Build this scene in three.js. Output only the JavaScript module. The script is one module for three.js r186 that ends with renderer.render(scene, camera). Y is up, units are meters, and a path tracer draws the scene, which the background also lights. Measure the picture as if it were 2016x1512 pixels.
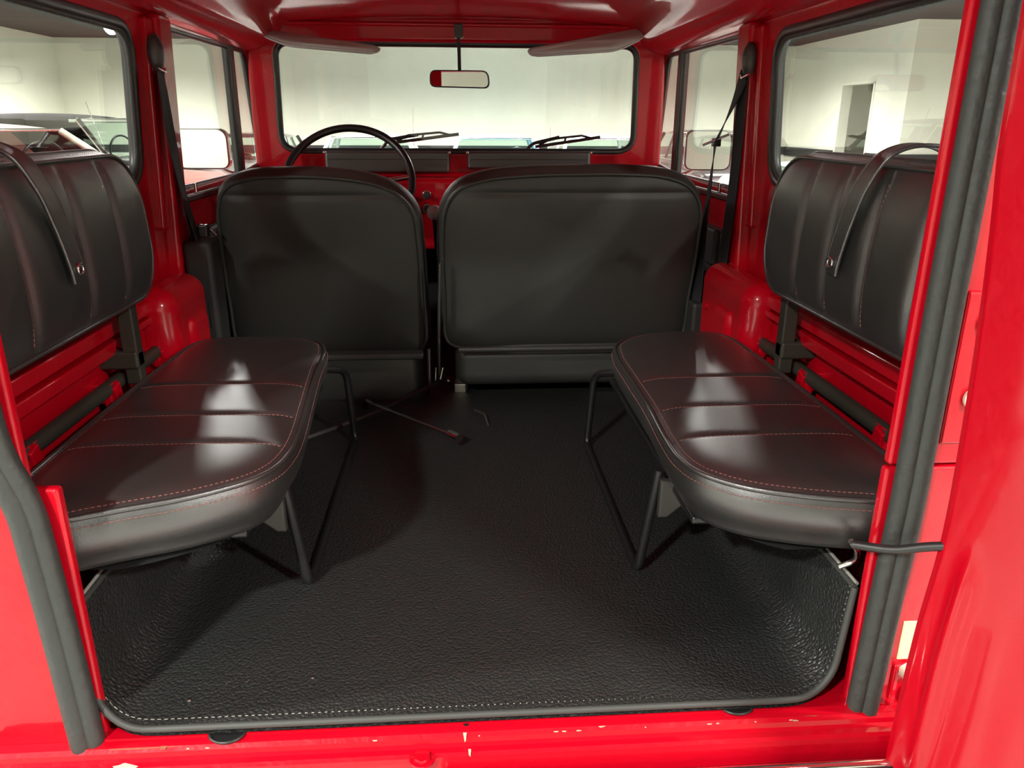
import * as THREE from 'three';
import { RoundedBoxGeometry } from 'three/addons/geometries/RoundedBoxGeometry.js';
import { mergeGeometries } from 'three/addons/utils/BufferGeometryUtils.js';

// ───────────────────────── camera, light, exposure ─────────────────────────
const scene = new THREE.Scene();
const camera = new THREE.PerspectiveCamera(2 * Math.atan(756 / 1514) * 180 / Math.PI, 4 / 3, 0.05, 60);
{
  const R = Math.PI / 180, p = 18.8 * R, y = 4 * R;
  camera.position.set(-0.015, 0.74, 0.82);
  camera.lookAt(-0.015 + Math.sin(y) * Math.cos(p), 0.74 - Math.sin(p), 0.82 - Math.cos(y) * Math.cos(p));
  camera.rotateZ(0.3 * R);
}
const renderer = new THREE.WebGLRenderer({ antialias: true });
renderer.toneMapping = THREE.LinearToneMapping;
renderer.toneMappingExposure = 1.72;
renderer.shadowMap.enabled = true;
scene.background = new THREE.Color(0x000000);
const LAMP = 34;              // candela of one ceiling downlight
const GROUND = -0.75, CEIL = 2.1;

// ───────────────────────── helpers ─────────────────────────
const V = (x, y, z) => new THREE.Vector3(x, y, z);
let seed = 7;
const rnd = () => { seed = (seed * 1664525 + 1013904223) >>> 0; return seed / 4294967296; };
const taken = {};
function numbered(n) { if (!(n in taken)) { taken[n] = 0; return n; } taken[n]++; return n + '_' + String(taken[n]).padStart(3, '0'); }
function tag(o, label, category, group, kind) {
  if (label) o.userData.label = label; if (category) o.userData.category = category;
  if (group) o.userData.group = group; if (kind) o.userData.kind = kind; return o;
}
function thing(name, label, category, group, kind) {
  const o = new THREE.Group(); o.name = numbered(name); scene.add(o); return tag(o, label, category, group, kind);
}
function join(gs) {
  if (!Array.isArray(gs)) return gs;
  if (gs.length === 1) return gs[0];
  return mergeGeometries(gs.map(g => { const n = g.index ? g.toNonIndexed() : g.clone(); for (const k of Object.keys(n.attributes)) if (!['position', 'normal', 'uv'].includes(k)) n.deleteAttribute(k); if (!n.attributes.uv) n.setAttribute('uv', new THREE.BufferAttribute(new Float32Array(n.attributes.position.count * 2), 2)); n.morphAttributes = {}; return n; }));
}
// uv in metres from the dominant axis of each face
function metreUV(g) {
  const n = g.index ? g.toNonIndexed() : g, p = n.attributes.position, uv = new Float32Array(p.count * 2);
  const a = V(), b = V(), c = V(), ab = V(), ac = V();
  for (let i = 0; i < p.count; i += 3) {
    a.fromBufferAttribute(p, i); b.fromBufferAttribute(p, i + 1); c.fromBufferAttribute(p, i + 2);
    ab.subVectors(b, a); ac.subVectors(c, a); ab.cross(ac);
    const x = Math.abs(ab.x), y = Math.abs(ab.y), z = Math.abs(ab.z);
    [a, b, c].forEach((v, k) => {
      const [s, t] = y >= x && y >= z ? [v.x, v.z] : x >= z ? [v.z, v.y] : [v.x, v.y];
      uv[(i + k) * 2] = s; uv[(i + k) * 2 + 1] = t;
    });
  }
  n.setAttribute('uv', new THREE.BufferAttribute(uv, 2));
  return n;
}
function obj(name, gs, m, parent = scene, label) {
  const g = join(gs);
  const o = new THREE.Mesh(m.userData && m.userData.metre ? metreUV(g) : g, m);
  o.name = parent === scene ? numbered(name) : name; o.castShadow = o.receiveShadow = true; parent.add(o);
  if (label) o.userData.label = label;
  return o;
}
function box(x0, x1, y0, y1, z0, z1, r = 0.004, seg = 2) {
  const w = Math.abs(x1 - x0), h = Math.abs(y1 - y0), d = Math.abs(z1 - z0);
  const g = new RoundedBoxGeometry(w, h, d, seg, Math.min(r, w / 2.01, h / 2.01, d / 2.01));
  g.translate((x0 + x1) / 2, (y0 + y1) / 2, (z0 + z1) / 2); return g;
}
function plainBox(x0, x1, y0, y1, z0, z1) {
  const g = new THREE.BoxGeometry(Math.abs(x1 - x0), Math.abs(y1 - y0), Math.abs(z1 - z0));
  g.translate((x0 + x1) / 2, (y0 + y1) / 2, (z0 + z1) / 2); return g;
}
function bend(pts, r = 0.02, n = 5) {       // a polyline with rounded corners
  const P = pts.map(p => V(...p)), out = [P[0]];
  for (let i = 1; i < P.length - 1; i++) {
    const a = P[i].clone().sub(P[i - 1]), b = P[i + 1].clone().sub(P[i]);
    const q = Math.min(r, a.length() * 0.45, b.length() * 0.45);
    const s = P[i].clone().addScaledVector(a.normalize(), -q), e = P[i].clone().addScaledVector(b.normalize(), q);
    for (let k = 0; k <= n; k++) { const t = k / n; out.push(s.clone().multiplyScalar((1 - t) * (1 - t)).addScaledVector(P[i], 2 * t * (1 - t)).addScaledVector(e, t * t)); }
  }
  out.push(P[P.length - 1]); return out;
}
class Poly extends THREE.Curve {
  constructor(p, closed) { super(); this.p = closed ? [...p, p[0]] : p; this.l = [0]; for (let i = 1; i < this.p.length; i++) this.l.push(this.l[i - 1] + this.p[i].distanceTo(this.p[i - 1])); }
  getPoint(t, o = V()) { const L = this.l, s = t * L[L.length - 1]; let i = 1; while (i < L.length - 1 && L[i] < s) i++; const f = (s - L[i - 1]) / Math.max(1e-9, L[i] - L[i - 1]); return o.copy(this.p[i - 1]).lerp(this.p[i], Math.min(1, Math.max(0, f))); }
  getPointAt(t, o) { return this.getPoint(t, o); }
}
// tube along a list of points, capped
function tube(pts, rad, seg = 8, closed = false) {
  const P = pts.map(p => Array.isArray(p) ? V(...p) : p), n = P.length, pos = [], idx = [], nor = [];
  let up = null; const T = P.map((_, i) => { const a = P[closed ? (i - 1 + n) % n : Math.max(0, i - 1)], b = P[closed ? (i + 1) % n : Math.min(n - 1, i + 1)]; return b.clone().sub(a).normalize(); });
  let nrm = Math.abs(T[0].y) < 0.9 ? V(0, 1, 0) : V(1, 0, 0);
  const R = i => typeof rad === 'function' ? rad(i / (n - 1)) : rad;
  for (let i = 0; i < n; i++) {
    nrm = nrm.clone().addScaledVector(T[i], -nrm.dot(T[i])).normalize(); const bi = T[i].clone().cross(nrm);
    for (let k = 0; k < seg; k++) { const a = k / seg * Math.PI * 2, d = nrm.clone().multiplyScalar(Math.cos(a)).addScaledVector(bi, Math.sin(a)); nor.push(d.x, d.y, d.z); d.multiplyScalar(R(i)).add(P[i]); pos.push(d.x, d.y, d.z); }
  }
  const rows = closed ? n : n - 1;
  for (let i = 0; i < rows; i++) for (let k = 0; k < seg; k++) { const a = i * seg + k, b = i * seg + (k + 1) % seg, c = ((i + 1) % n) * seg + k, d = ((i + 1) % n) * seg + (k + 1) % seg; idx.push(a, b, c, b, d, c); }
  if (!closed) for (const [i, s] of [[0, 1], [n - 1, -1]]) {
    const c0 = pos.length / 3; pos.push(P[i].x, P[i].y, P[i].z); nor.push(-s * T[i].x, -s * T[i].y, -s * T[i].z);
    for (let k = 0; k < seg; k++) { const j = (i * seg + k) * 3; pos.push(pos[j], pos[j + 1], pos[j + 2]); nor.push(-s * T[i].x, -s * T[i].y, -s * T[i].z); }
    for (let k = 0; k < seg; k++) { const a = c0 + 1 + k, b = c0 + 1 + (k + 1) % seg; s > 0 ? idx.push(c0, b, a) : idx.push(c0, a, b); }
  }
  const g = new THREE.BufferGeometry(); g.setAttribute('position', new THREE.Float32BufferAttribute(pos, 3)); g.setAttribute('normal', new THREE.Float32BufferAttribute(nor, 3)); g.setIndex(idx); return g;
}
function grid(nu, nv, fn, flip) {
  const pos = [], idx = [], uv = [];
  for (let i = 0; i <= nu; i++) for (let j = 0; j <= nv; j++) { const p = fn(i / nu, j / nv); pos.push(p.x, p.y, p.z); uv.push(i / nu, j / nv); }
  for (let i = 0; i < nu; i++) for (let j = 0; j < nv; j++) { const a = i * (nv + 1) + j, b = a + 1, c = a + nv + 1, d = c + 1; flip ? idx.push(a, c, b, b, c, d) : idx.push(a, b, c, b, d, c); }
  const g = new THREE.BufferGeometry(); g.setAttribute('position', new THREE.Float32BufferAttribute(pos, 3)); g.setAttribute('uv', new THREE.Float32BufferAttribute(uv, 2)); g.setIndex(idx); g.computeVertexNormals(); return g;
}
// rounded polygon shape; pts [[x,y,r]...]
function rpoly(pts, Kind = THREE.Shape) {
  const s = new Kind(), n = pts.length;
  pts.forEach((p, i) => {
    const a = pts[(i - 1 + n) % n], b = pts[(i + 1) % n], r = p[2] || 0.0005;
    const da = Math.hypot(a[0] - p[0], a[1] - p[1]), db = Math.hypot(b[0] - p[0], b[1] - p[1]), q = Math.min(r, da * 0.48, db * 0.48);
    const s0 = [p[0] + (a[0] - p[0]) / da * q, p[1] + (a[1] - p[1]) / da * q], e = [p[0] + (b[0] - p[0]) / db * q, p[1] + (b[1] - p[1]) / db * q];
    i ? s.lineTo(...s0) : s.moveTo(...s0); s.quadraticCurveTo(p[0], p[1], ...e);
  });
  s.closePath(); return s;
}
function extrude(shape, depth, bevel = 0.004, seg = 2, curve = 10) {
  const g = new THREE.ExtrudeGeometry(shape, { depth: depth - 2 * bevel, bevelEnabled: bevel > 0, bevelSize: bevel, bevelOffset: -bevel, bevelThickness: bevel, bevelSegments: seg, curveSegments: curve });
  g.translate(0, 0, bevel); return g;
}
// shape drawn in (z, y) stood up as a wall at x, thickness t going outward (side = +1/-1)
function sideWall(shape, x, t, side, bevel = 0.006) {
  const g = extrude(shape, t, bevel); g.rotateY(-Math.PI / 2); // local x -> z, local z -> -x
  if (side > 0) g.scale(-1, 1, 1);
  g.translate(x, 0, 0); if (side > 0) flipFaces(g); return g;
}
function flipFaces(g) { if (g.index) { const a = g.index.array; for (let i = 0; i < a.length; i += 3) { const t = a[i]; a[i] = a[i + 2]; a[i + 2] = t; } } else for (const k of Object.keys(g.attributes)) { const at = g.attributes[k], s = at.itemSize, a = at.array; for (let i = 0; i < at.count; i += 3) for (let q = 0; q < s; q++) { const t = a[i * s + q]; a[i * s + q] = a[(i + 2) * s + q]; a[(i + 2) * s + q] = t; } } return g; }
const rot = (g, ax, a, o = [0, 0, 0]) => { g.translate(-o[0], -o[1], -o[2]); ax === 'x' ? g.rotateX(a) : ax === 'y' ? g.rotateY(a) : g.rotateZ(a); return g.translate(...o); };
const cyl = (r0, r1, h, seg = 16) => new THREE.CylinderGeometry(r0, r1, h, seg);
function bar(a, b, r, seg = 8) { return tube([V(...a), V(...b)], r, seg); }
// flat strap following points, with width direction w
function strap(pts, w, width, thick = 0.0016) {
  const P = pts.map(p => V(...p)), c = new THREE.CatmullRomCurve3(P), N = pts.length * 8;
  const W = typeof w === 'function' ? w : () => V(...w);
  const f = s => grid(N, 1, (u, v) => { const p = c.getPoint(u), t = c.getTangent(u), d = W(u).clone(); d.addScaledVector(t, -d.dot(t)).normalize(); const n = t.clone().cross(d).normalize(); return p.addScaledVector(d, (v - 0.5) * width).addScaledVector(n, s * thick / 2); }, s < 0);
  const e = s => tube(Array.from({ length: N + 1 }, (_, i) => { const u = i / N, p = c.getPoint(u), t = c.getTangent(u), d = W(u).clone(); d.addScaledVector(t, -d.dot(t)).normalize(); return p.addScaledVector(d, s * 0.5 * width); }), thick * 0.8, 5);
  return [f(1), f(-1), e(1), e(-1)];
}
// ───────────────────────── textures and materials ─────────────────────────
function tex(size, fn, rep, srgb) {
  const d = new Uint8Array(size * size * 4);
  for (let y = 0; y < size; y++) for (let x = 0; x < size; x++) { const v = fn(x / size, y / size), i = (y * size + x) * 4; if (Array.isArray(v)) { d[i] = v[0]; d[i + 1] = v[1]; d[i + 2] = v[2]; } else d[i] = d[i + 1] = d[i + 2] = v * 255; d[i + 3] = 255; }
  const t = new THREE.DataTexture(d, size, size); t.wrapS = t.wrapT = THREE.RepeatWrapping; t.magFilter = THREE.LinearFilter; t.minFilter = THREE.LinearMipmapLinearFilter; t.generateMipmaps = true; t.repeat.set(rep, rep); if (srgb) t.colorSpace = THREE.SRGBColorSpace; t.needsUpdate = true; return t;
}
function worley(n) {
  const P = []; for (let j = 0; j < n; j++) for (let i = 0; i < n; i++) P.push([(i + rnd()) / n, (j + rnd()) / n]);
  return (x, y) => { let a = 9, b = 9; const ci = Math.floor(x * n), cj = Math.floor(y * n); for (let j = -1; j <= 1; j++) for (let i = -1; i <= 1; i++) { const ii = ci + i, jj = cj + j, q = P[((jj + n) % n) * n + (ii + n) % n]; const dx = x - q[0] - Math.floor(ii / n), dy = y - q[1] - Math.floor(jj / n), d = dx * dx + dy * dy; if (d < a) { b = a; a = d; } else if (d < b) b = d; } return [Math.sqrt(a) * n, Math.sqrt(b) * n]; };
}
function valueNoise(n) { const P = Array.from({ length: n * n }, rnd); return (x, y) => { const fx = x * n, fy = y * n, i = Math.floor(fx), j = Math.floor(fy), u = fx - i, v = fy - j, s = u * u * (3 - 2 * u), t = v * v * (3 - 2 * v), g = (a, b) => P[((b % n + n) % n) * n + (a % n + n) % n]; return (g(i, j) * (1 - s) + g(i + 1, j) * s) * (1 - t) + (g(i, j + 1) * (1 - s) + g(i + 1, j + 1) * s) * t; }; }
const wA = worley(40), nA = valueNoise(24), nB = valueNoise(7), nC = valueNoise(90);
const leatherTex = tex(512, (x, y) => { const [a, b] = wA(x, y); return Math.min(1, (b - a) * 1.4) * 0.75 + nA(x, y) * 0.25; }, 12);
const matTex = tex(512, (x, y) => { const [a] = wA(x, y); return Math.max(0, 1 - a * 1.1) * 0.6 + nC(x, y) * 0.25 + nA(x, y) * 0.15; }, 5);
const twillTex = tex(256, (x, y) => { const s = (x + y) * 16; const f = s - Math.floor(s); return 0.5 - 0.5 * Math.cos(f * 6.2832); }, 16);
const roughTex = tex(256, (x, y) => 0.86 + 0.14 * (nB(x, y) * 0.3 + nA(x, y) * 0.7), 3);
const peelTex = tex(256, (x, y) => nA(x, y) * 0.7 + nC(x, y) * 0.3, 3.5);
const wallTex = tex(512, (x, y) => { const v = 0.965 + 0.035 * (nB(x, y) * 0.5 + nA(x, y) * 0.3 + nC(x, y) * 0.2); return [v * 236, v * 238, v * 222]; }, 0.35, true);
const slabTex = tex(512, (x, y) => { const v = 0.8 + 0.2 * (nB(x, y) * 0.6 + nA(x, y) * 0.3 + nC(x, y) * 0.1); return [v * 176, v * 174, v * 168]; }, 0.3, true);
const C = (r, g, b) => new THREE.Color().setRGB(r, g, b);
const metre = m => { m.userData.metre = true; m.side = THREE.DoubleSide; return m; };
const phys = o => metre(new THREE.MeshPhysicalMaterial(o));
const M = {
  red: phys({ color: C(0.50, 0.001, 0.011), roughness: 0.35, specularIntensity: 0.3, clearcoat: 0.75, clearcoatRoughness: 0.06, bumpMap: peelTex, bumpScale: 0.0006 }),
  vinyl: phys({ color: C(0.020, 0.020, 0.0185), roughness: 0.42, roughnessMap: roughTex, ior: 2.1, clearcoat: 0.8, clearcoatRoughness: 0.36, bumpMap: leatherTex, bumpScale: 0.00016 }),
  vinylBack: phys({ color: C(0.034, 0.035, 0.030), roughness: 0.52, roughnessMap: roughTex, ior: 1.6, bumpMap: leatherTex, bumpScale: 0.00025 }),
  twill: phys({ color: C(0.022, 0.021, 0.020), roughness: 0.40, ior: 2.1, clearcoat: 0.8, clearcoatRoughness: 0.36, bumpMap: twillTex, bumpScale: 0.0005 }),
  mat: phys({ color: C(0.020, 0.021, 0.0195), roughness: 0.40, roughnessMap: roughTex, ior: 1.8, bumpMap: matTex, bumpScale: 0.0026 }),
  matEdge: phys({ color: C(0.05, 0.052, 0.047), roughness: 0.6, ior: 1.5 }),
  thread: phys({ color: C(0.30, 0.10, 0.085), roughness: 0.8 }),
  paleThread: phys({ color: C(0.30, 0.29, 0.25), roughness: 0.8 }),
  rubber: phys({ color: C(0.040, 0.044, 0.040), roughness: 0.55, bumpMap: peelTex, bumpScale: 0.0015 }),
  gasket: phys({ color: C(0.020, 0.020, 0.019), roughness: 0.4, ior: 1.6 }),
  blackPaint: phys({ color: C(0.012, 0.012, 0.012), roughness: 0.32, ior: 1.6 }),
  blackCard: phys({ color: C(0.022, 0.023, 0.020), roughness: 0.55, bumpMap: leatherTex, bumpScale: 0.0003 }),
  webbing: phys({ color: C(0.016, 0.016, 0.018), roughness: 0.75, bumpMap: twillTex, bumpScale: 0.0003 }),
  greyPlastic: phys({ color: C(0.05, 0.047, 0.042), roughness: 0.45 }),
  visor: phys({ color: C(0.52, 0.49, 0.465), roughness: 0.6, bumpMap: leatherTex, bumpScale: 0.0002 }),
  chrome: phys({ color: C(0.85, 0.85, 0.83), roughness: 0.12, metalness: 1 }),
  steel: phys({ color: C(0.55, 0.52, 0.45), roughness: 0.4, metalness: 1 }),
  mirror: phys({ color: C(0.92, 0.93, 0.92), roughness: 0.01, metalness: 1 }),
  olive: phys({ color: C(0.035, 0.031, 0.023), roughness: 0.5 }),
  chip: phys({ color: C(0.62, 0.5, 0.36), roughness: 0.8 }),
  rust: phys({ color: C(0.34, 0.10, 0.05), roughness: 0.85 }),
  boltPaint: phys({ color: C(0.72, 0.62, 0.48), roughness: 0.6 }),
  sticker: phys({ color: C(0.85, 0.82, 0.38), roughness: 0.5 }),
  glass: phys({ color: C(1, 1, 1), roughness: 0, transmission: 1, thickness: 0, ior: 1.5 }),
  amber: phys({ color: C(0.8, 0.16, 0.05), roughness: 0.3 }),
  wall: phys({ color: C(0.97, 0.97, 0.95), map: wallTex, roughness: 0.85 }),
  ceiling: phys({ color: C(0.055, 0.058, 0.054), roughness: 0.9 }),
  slab: phys({ color: C(1, 1, 1), map: slabTex, roughness: 0.35 }),
  rail: phys({ color: C(0.03, 0.031, 0.029), roughness: 0.6 }),
  wood: phys({ color: C(0.22, 0.10, 0.045), roughness: 0.55 }),
  lampGlow: new THREE.MeshStandardMaterial({ color: 0xffffff, emissive: C(1, 0.98, 0.9), emissiveIntensity: 6 }),
  tyre: phys({ color: C(0.014, 0.014, 0.014), roughness: 0.8 }),
  carGlass: phys({ color: C(0.82, 0.92, 0.88), roughness: 0, transmission: 1, thickness: 0, ior: 1.5 }),
};
const paint = (r, g, b) => phys({ color: C(r, g, b), roughness: 0.4, clearcoat: 1, clearcoatRoughness: 0.05 });

// ───────────────────────── the showroom ─────────────────────────
const XL = -7.0, XR = 6.3, ZF = -14.3, ZJ = -10.3, ZB = 6.5, XRR = 11;
const struct = (name, gs, m) => tag(obj(name, gs, m), null, null, null, 'structure');
tag(struct('floor', plainBox(XL - 0.2, XRR + 0.2, GROUND - 0.1, GROUND, ZF - 0.2, ZB + 0.2), M.slab), 'pale polished concrete showroom floor under the vehicles', 'floor');
tag(struct('ceiling', plainBox(XL - 0.2, XRR + 0.2, CEIL, CEIL + 0.1, ZF - 0.2, ZB + 0.2), M.ceiling), 'dark grey flat showroom ceiling seen through the left side windows', 'ceiling');
tag(struct('wall_front', plainBox(XL - 0.2, XR + 0.2, GROUND, CEIL, ZF - 0.15, ZF), M.wall), 'off white far wall seen through the windshield', 'wall');
tag(struct('wall_left', plainBox(XL - 0.15, XL, GROUND, CEIL, ZF, ZB), M.wall), 'off white side wall left of the black convertible', 'wall');
tag(struct('wall_back', plainBox(XL, XRR, GROUND, CEIL, ZB, ZB + 0.15), M.wall), 'off white wall behind the photographer', 'wall');
tag(struct('wall_right', plainBox(XRR, XRR + 0.15, GROUND, CEIL, ZJ, ZB), M.wall), 'off white outer wall far to the right', 'wall');
tag(struct('wall_jog', plainBox(XR, XRR, GROUND, CEIL, ZJ - 0.15, ZJ), M.wall), 'off white wall stepping forward right of the dark doorway', 'wall');
{ // side wall with a doorway
  const s = rpoly([[ZF, GROUND], [ZJ - 0.15, GROUND], [ZJ - 0.15, CEIL], [ZF, CEIL]]);
  s.holes.push(rpoly([[-12.25, GROUND + 0.001], [-11.25, GROUND + 0.001], [-11.25, 1.35], [-12.25, 1.35]], THREE.Path));
  const w = struct('wall_doorway', sideWall(s, XR, 0.15, 1, 0), M.wall); tag(w, 'off white side wall holding the dark doorway', 'wall');
  const d = thing('door_1', 'dark doorway with grey frame seen through the right rear window', 'doorway', null, 'structure');
  obj('door_frame', [box(XR - 0.01, XR + 0.16, GROUND, 1.35, -12.29, -12.24), box(XR - 0.01, XR + 0.16, GROUND, 1.35, -11.26, -11.21), box(XR - 0.01, XR + 0.16, 1.33, 1.38, -12.29, -11.21)], M.wall, d);
  obj('back_room', [plainBox(XR + 0.15, XR + 3.2, GROUND, 1.9, -13.6, -13.5), plainBox(XR + 3.1, XR + 3.2, GROUND, 1.9, -13.5, -10.6), plainBox(XR + 0.15, XR + 3.1, GROUND, 1.9, -10.6, -10.5), plainBox(XR + 0.15, XR + 3.2, 1.9, 1.98, -13.6, -10.5), plainBox(XR + 0.15, XR + 0.2, GROUND, 1.9, -13.5, -12.3), plainBox(XR + 0.15, XR + 0.2, 1.4, 1.9, -12.3, -11.2)], M.wall, d);
  const cb = obj('wooden_cabinet', [box(XR + 0.9, XR + 1.4, GROUND, 0.1, -12.1, -11.5, 0.01)], M.wood, d); obj('cabinet_top', box(XR + 0.88, XR + 1.42, 0.1, 0.13, -12.12, -11.48), M.rail, cb);
}
// dark chair rail round the walls
tag(struct('trim_1', box(XL, XR, 0.18, 0.32, ZF, ZF + 0.03), M.rail), 'black rail running along the far wall', 'rail');
tag(struct('trim_2', box(XL, XL + 0.03, 0.18, 0.32, ZF + 0.03, ZB), M.rail), 'black rail along the left wall', 'rail');
tag(struct('trim_3', [box(XR - 0.03, XR, 0.16, 0.32, ZF + 0.03, -12.3), box(XR - 0.03, XR, 0.16, 0.32, -11.2, ZJ)], M.rail), 'black rail on the wall beside the dark doorway', 'rail');
tag(struct('trim_4', box(XR - 0.03, XRR, 0.17, 0.33, ZJ, ZJ + 0.03), M.rail), 'black rail on the wall stepping forward at the right', 'rail');
// ceiling downlights
{
  const spots = [];
  spots.push([-5.2, -12.3]); for (const x of [-2.6, 0, 2.4, 4.4]) spots.push([x, -11.7]); for (const x of [-5.2, -2.6, 0, 2.6, 4.6]) spots.push([x, -8.6]);
  for (const x of [-5.4, -1.85, 1.65, 5.4, 9]) spots.push([x, -4.9]);
  spots.push([-2.9, 0.4], [2.9, 0.4], [-5.6, 0.4], [6.2, 0.4], [9.4, 0.4], [-1.3, 1.9], [1.7, 1.9], [-4.6, 5.2], [4.6, 5.2], [8.6, 5.2]);
  spots.forEach(([x, z], i) => {
    const t = thing('ceiling_light', i === 0 ? 'round glowing ceiling lamp seen at the top of the left rear window' : 'round domed ceiling lamp above the showroom', 'ceiling light', 'ceiling downlights');
    t.position.set(x, CEIL, z);
    const ring = new THREE.TorusGeometry(0.12, 0.014, 8, 24); ring.rotateX(Math.PI / 2); ring.translate(0, -0.008, 0);
    obj('trim_ring', ring, M.chrome, t);
    const dsk = new THREE.SphereGeometry(0.11, 24, 10, 0, Math.PI * 2, Math.PI / 2, Math.PI / 2); dsk.scale(1, 1.25, 1); obj('lamp_globe', dsk, M.lampGlow, t);
    const l = new THREE.SpotLight(C(1, 0.985, 0.93), LAMP, 0, 1.45, 0.6, 2); l.position.set(0, -0.15, 0); l.target.position.set(0, -2, 0); l.castShadow = true; l.shadow.radius = 4; l.name = 'downlight'; t.add(l); t.add(l.target);
  });
}

// ───────────────────────── the red vehicle: lower body ─────────────────────────
const sides = [[-1, 'left'], [1, 'right']];
const xr = (sx, a, b) => sx > 0 ? [a, b] : [-b, -a];
const body = thing('vehicle_body', 'glossy red lower body tub of the off-road vehicle with rear sill and dashboard', 'car body');
obj('floor_pan', [box(-0.71, 0.71, -0.045, -0.014, -1.34, -0.012, 0.004), ], M.red, body);
obj('front_floor', [box(-0.68, 0.68, -0.16, -0.13, -2.08, -1.3), box(-0.66, 0.66, -0.15, -0.012, -1.365, -1.335), box(-0.18, 0.06, -0.14, 0.02, -2.05, -1.34, 0.04, 4), plainBox(-0.69, 0.69, -0.16, 0.42, -2.05, -2.02)], M.blackCard, body, 'black covered front floor and tunnel');
{ // rear sill: two shallow steps, then the rear cross member
  const pr = [[0, -0.012], [0.0, -0.014], [0.012, -0.016], [0.017, -0.020], [0.019, -0.026], [0.024, -0.0285], [0.031, -0.030], [0.0355, -0.033], [0.037, -0.040], [0.037, -0.13], [-0.02, -0.13]];
  const s = new THREE.Shape(pr.map(p => new THREE.Vector2(...p)));
  s.lineTo(-0.02, -0.012);
  const g = new THREE.ExtrudeGeometry(s, { depth: 1.24, bevelEnabled: false }); g.rotateY(-Math.PI / 2); g.translate(0.62, 0, 0);
  const sill = obj('rear_sill', g, M.red, body);
  // drain holes, chips, seam and bolt on the sill
  for (const [x, z] of [[-0.325, -0.007], [0.352, -0.015]]) { const c = cyl(0.019, 0.019, 0.004, 28); c.scale(1.15, 1, 0.95); c.translate(x, -0.0135, z + 0.004); const hh = obj('drain_hole', c, M.blackPaint, sill, 'black half round drain hole at the mat edge'); const w = new THREE.TorusGeometry(0.0195, 0.002, 6, 28); w.rotateX(Math.PI / 2); w.scale(1.15, 1, 0.95); w.translate(x, -0.0118, z + 0.004); obj('rubber_rim', w, M.gasket, hh); }
  const blob = (x, y, z, rx, rz, m, name, lab) => { const sh = new THREE.Shape(), n = 11; for (let i = 0; i < n; i++) { const a = i / n * 6.283, k = 0.7 + rnd() * 0.5; i ? sh.lineTo(Math.cos(a) * rx * k, Math.sin(a) * rz * k) : sh.moveTo(Math.cos(a) * rx * k, Math.sin(a) * rz * k); } const q = new THREE.ExtrudeGeometry(sh, { depth: 0.0006, bevelEnabled: false }); q.rotateX(-Math.PI / 2); q.translate(x, y, z); obj(name, q, m, sill, lab); };
  blob(0.163, -0.0168, 0.0095, 0.011, 0.0045, M.chip, 'paint_chip', 'cream chip of missing paint');
  blob(-0.018, -0.0168, 0.010, 0.0025, 0.016, M.chip, 'paint_chip'); blob(-0.012, -0.0298, 0.03, 0.002, 0.01, M.chip, 'paint_chip');
  blob(0.40, -0.0165, 0.004, 0.012, 0.006, M.chip, 'paint_chip'); blob(0.445, -0.0165, 0.008, 0.022, 0.005, M.rust, 'rust_patch'); 
  blob(-0.43, -0.0168, 0.010, 0.05, 0.004, M.rust, 'rust_patch'); blob(-0.445, -0.029, 0.03, 0.014, 0.006, M.chip, 'paint_chip'); blob(-0.40, -0.0165, 0.006, 0.005, 0.013, M.rust, 'rust_patch');
  for (let i = 0; i < 14; i++) blob(-0.42 + rnd() * 0.85, -0.0182, 0.0155 + rnd() * 0.002, 0.001 + rnd() * 0.003, 0.0008, M.chip, 'paint_chip');
  const hole = cyl(0.004, 0.004, 0.003, 14); hole.translate(-0.016, -0.0145, -0.0005); obj('screw_hole', hole, M.blackPaint, sill);
  const bo = cyl(0.011, 0.013, 0.008, 6); bo.translate(-0.073, -0.030, 0.037); const bm = obj('sill_bolt', bo, M.red, sill); const ws = cyl(0.017, 0.017, 0.003, 20); ws.translate(-0.073, -0.0315, 0.036); obj('washer', ws, M.red, bm);
}
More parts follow.
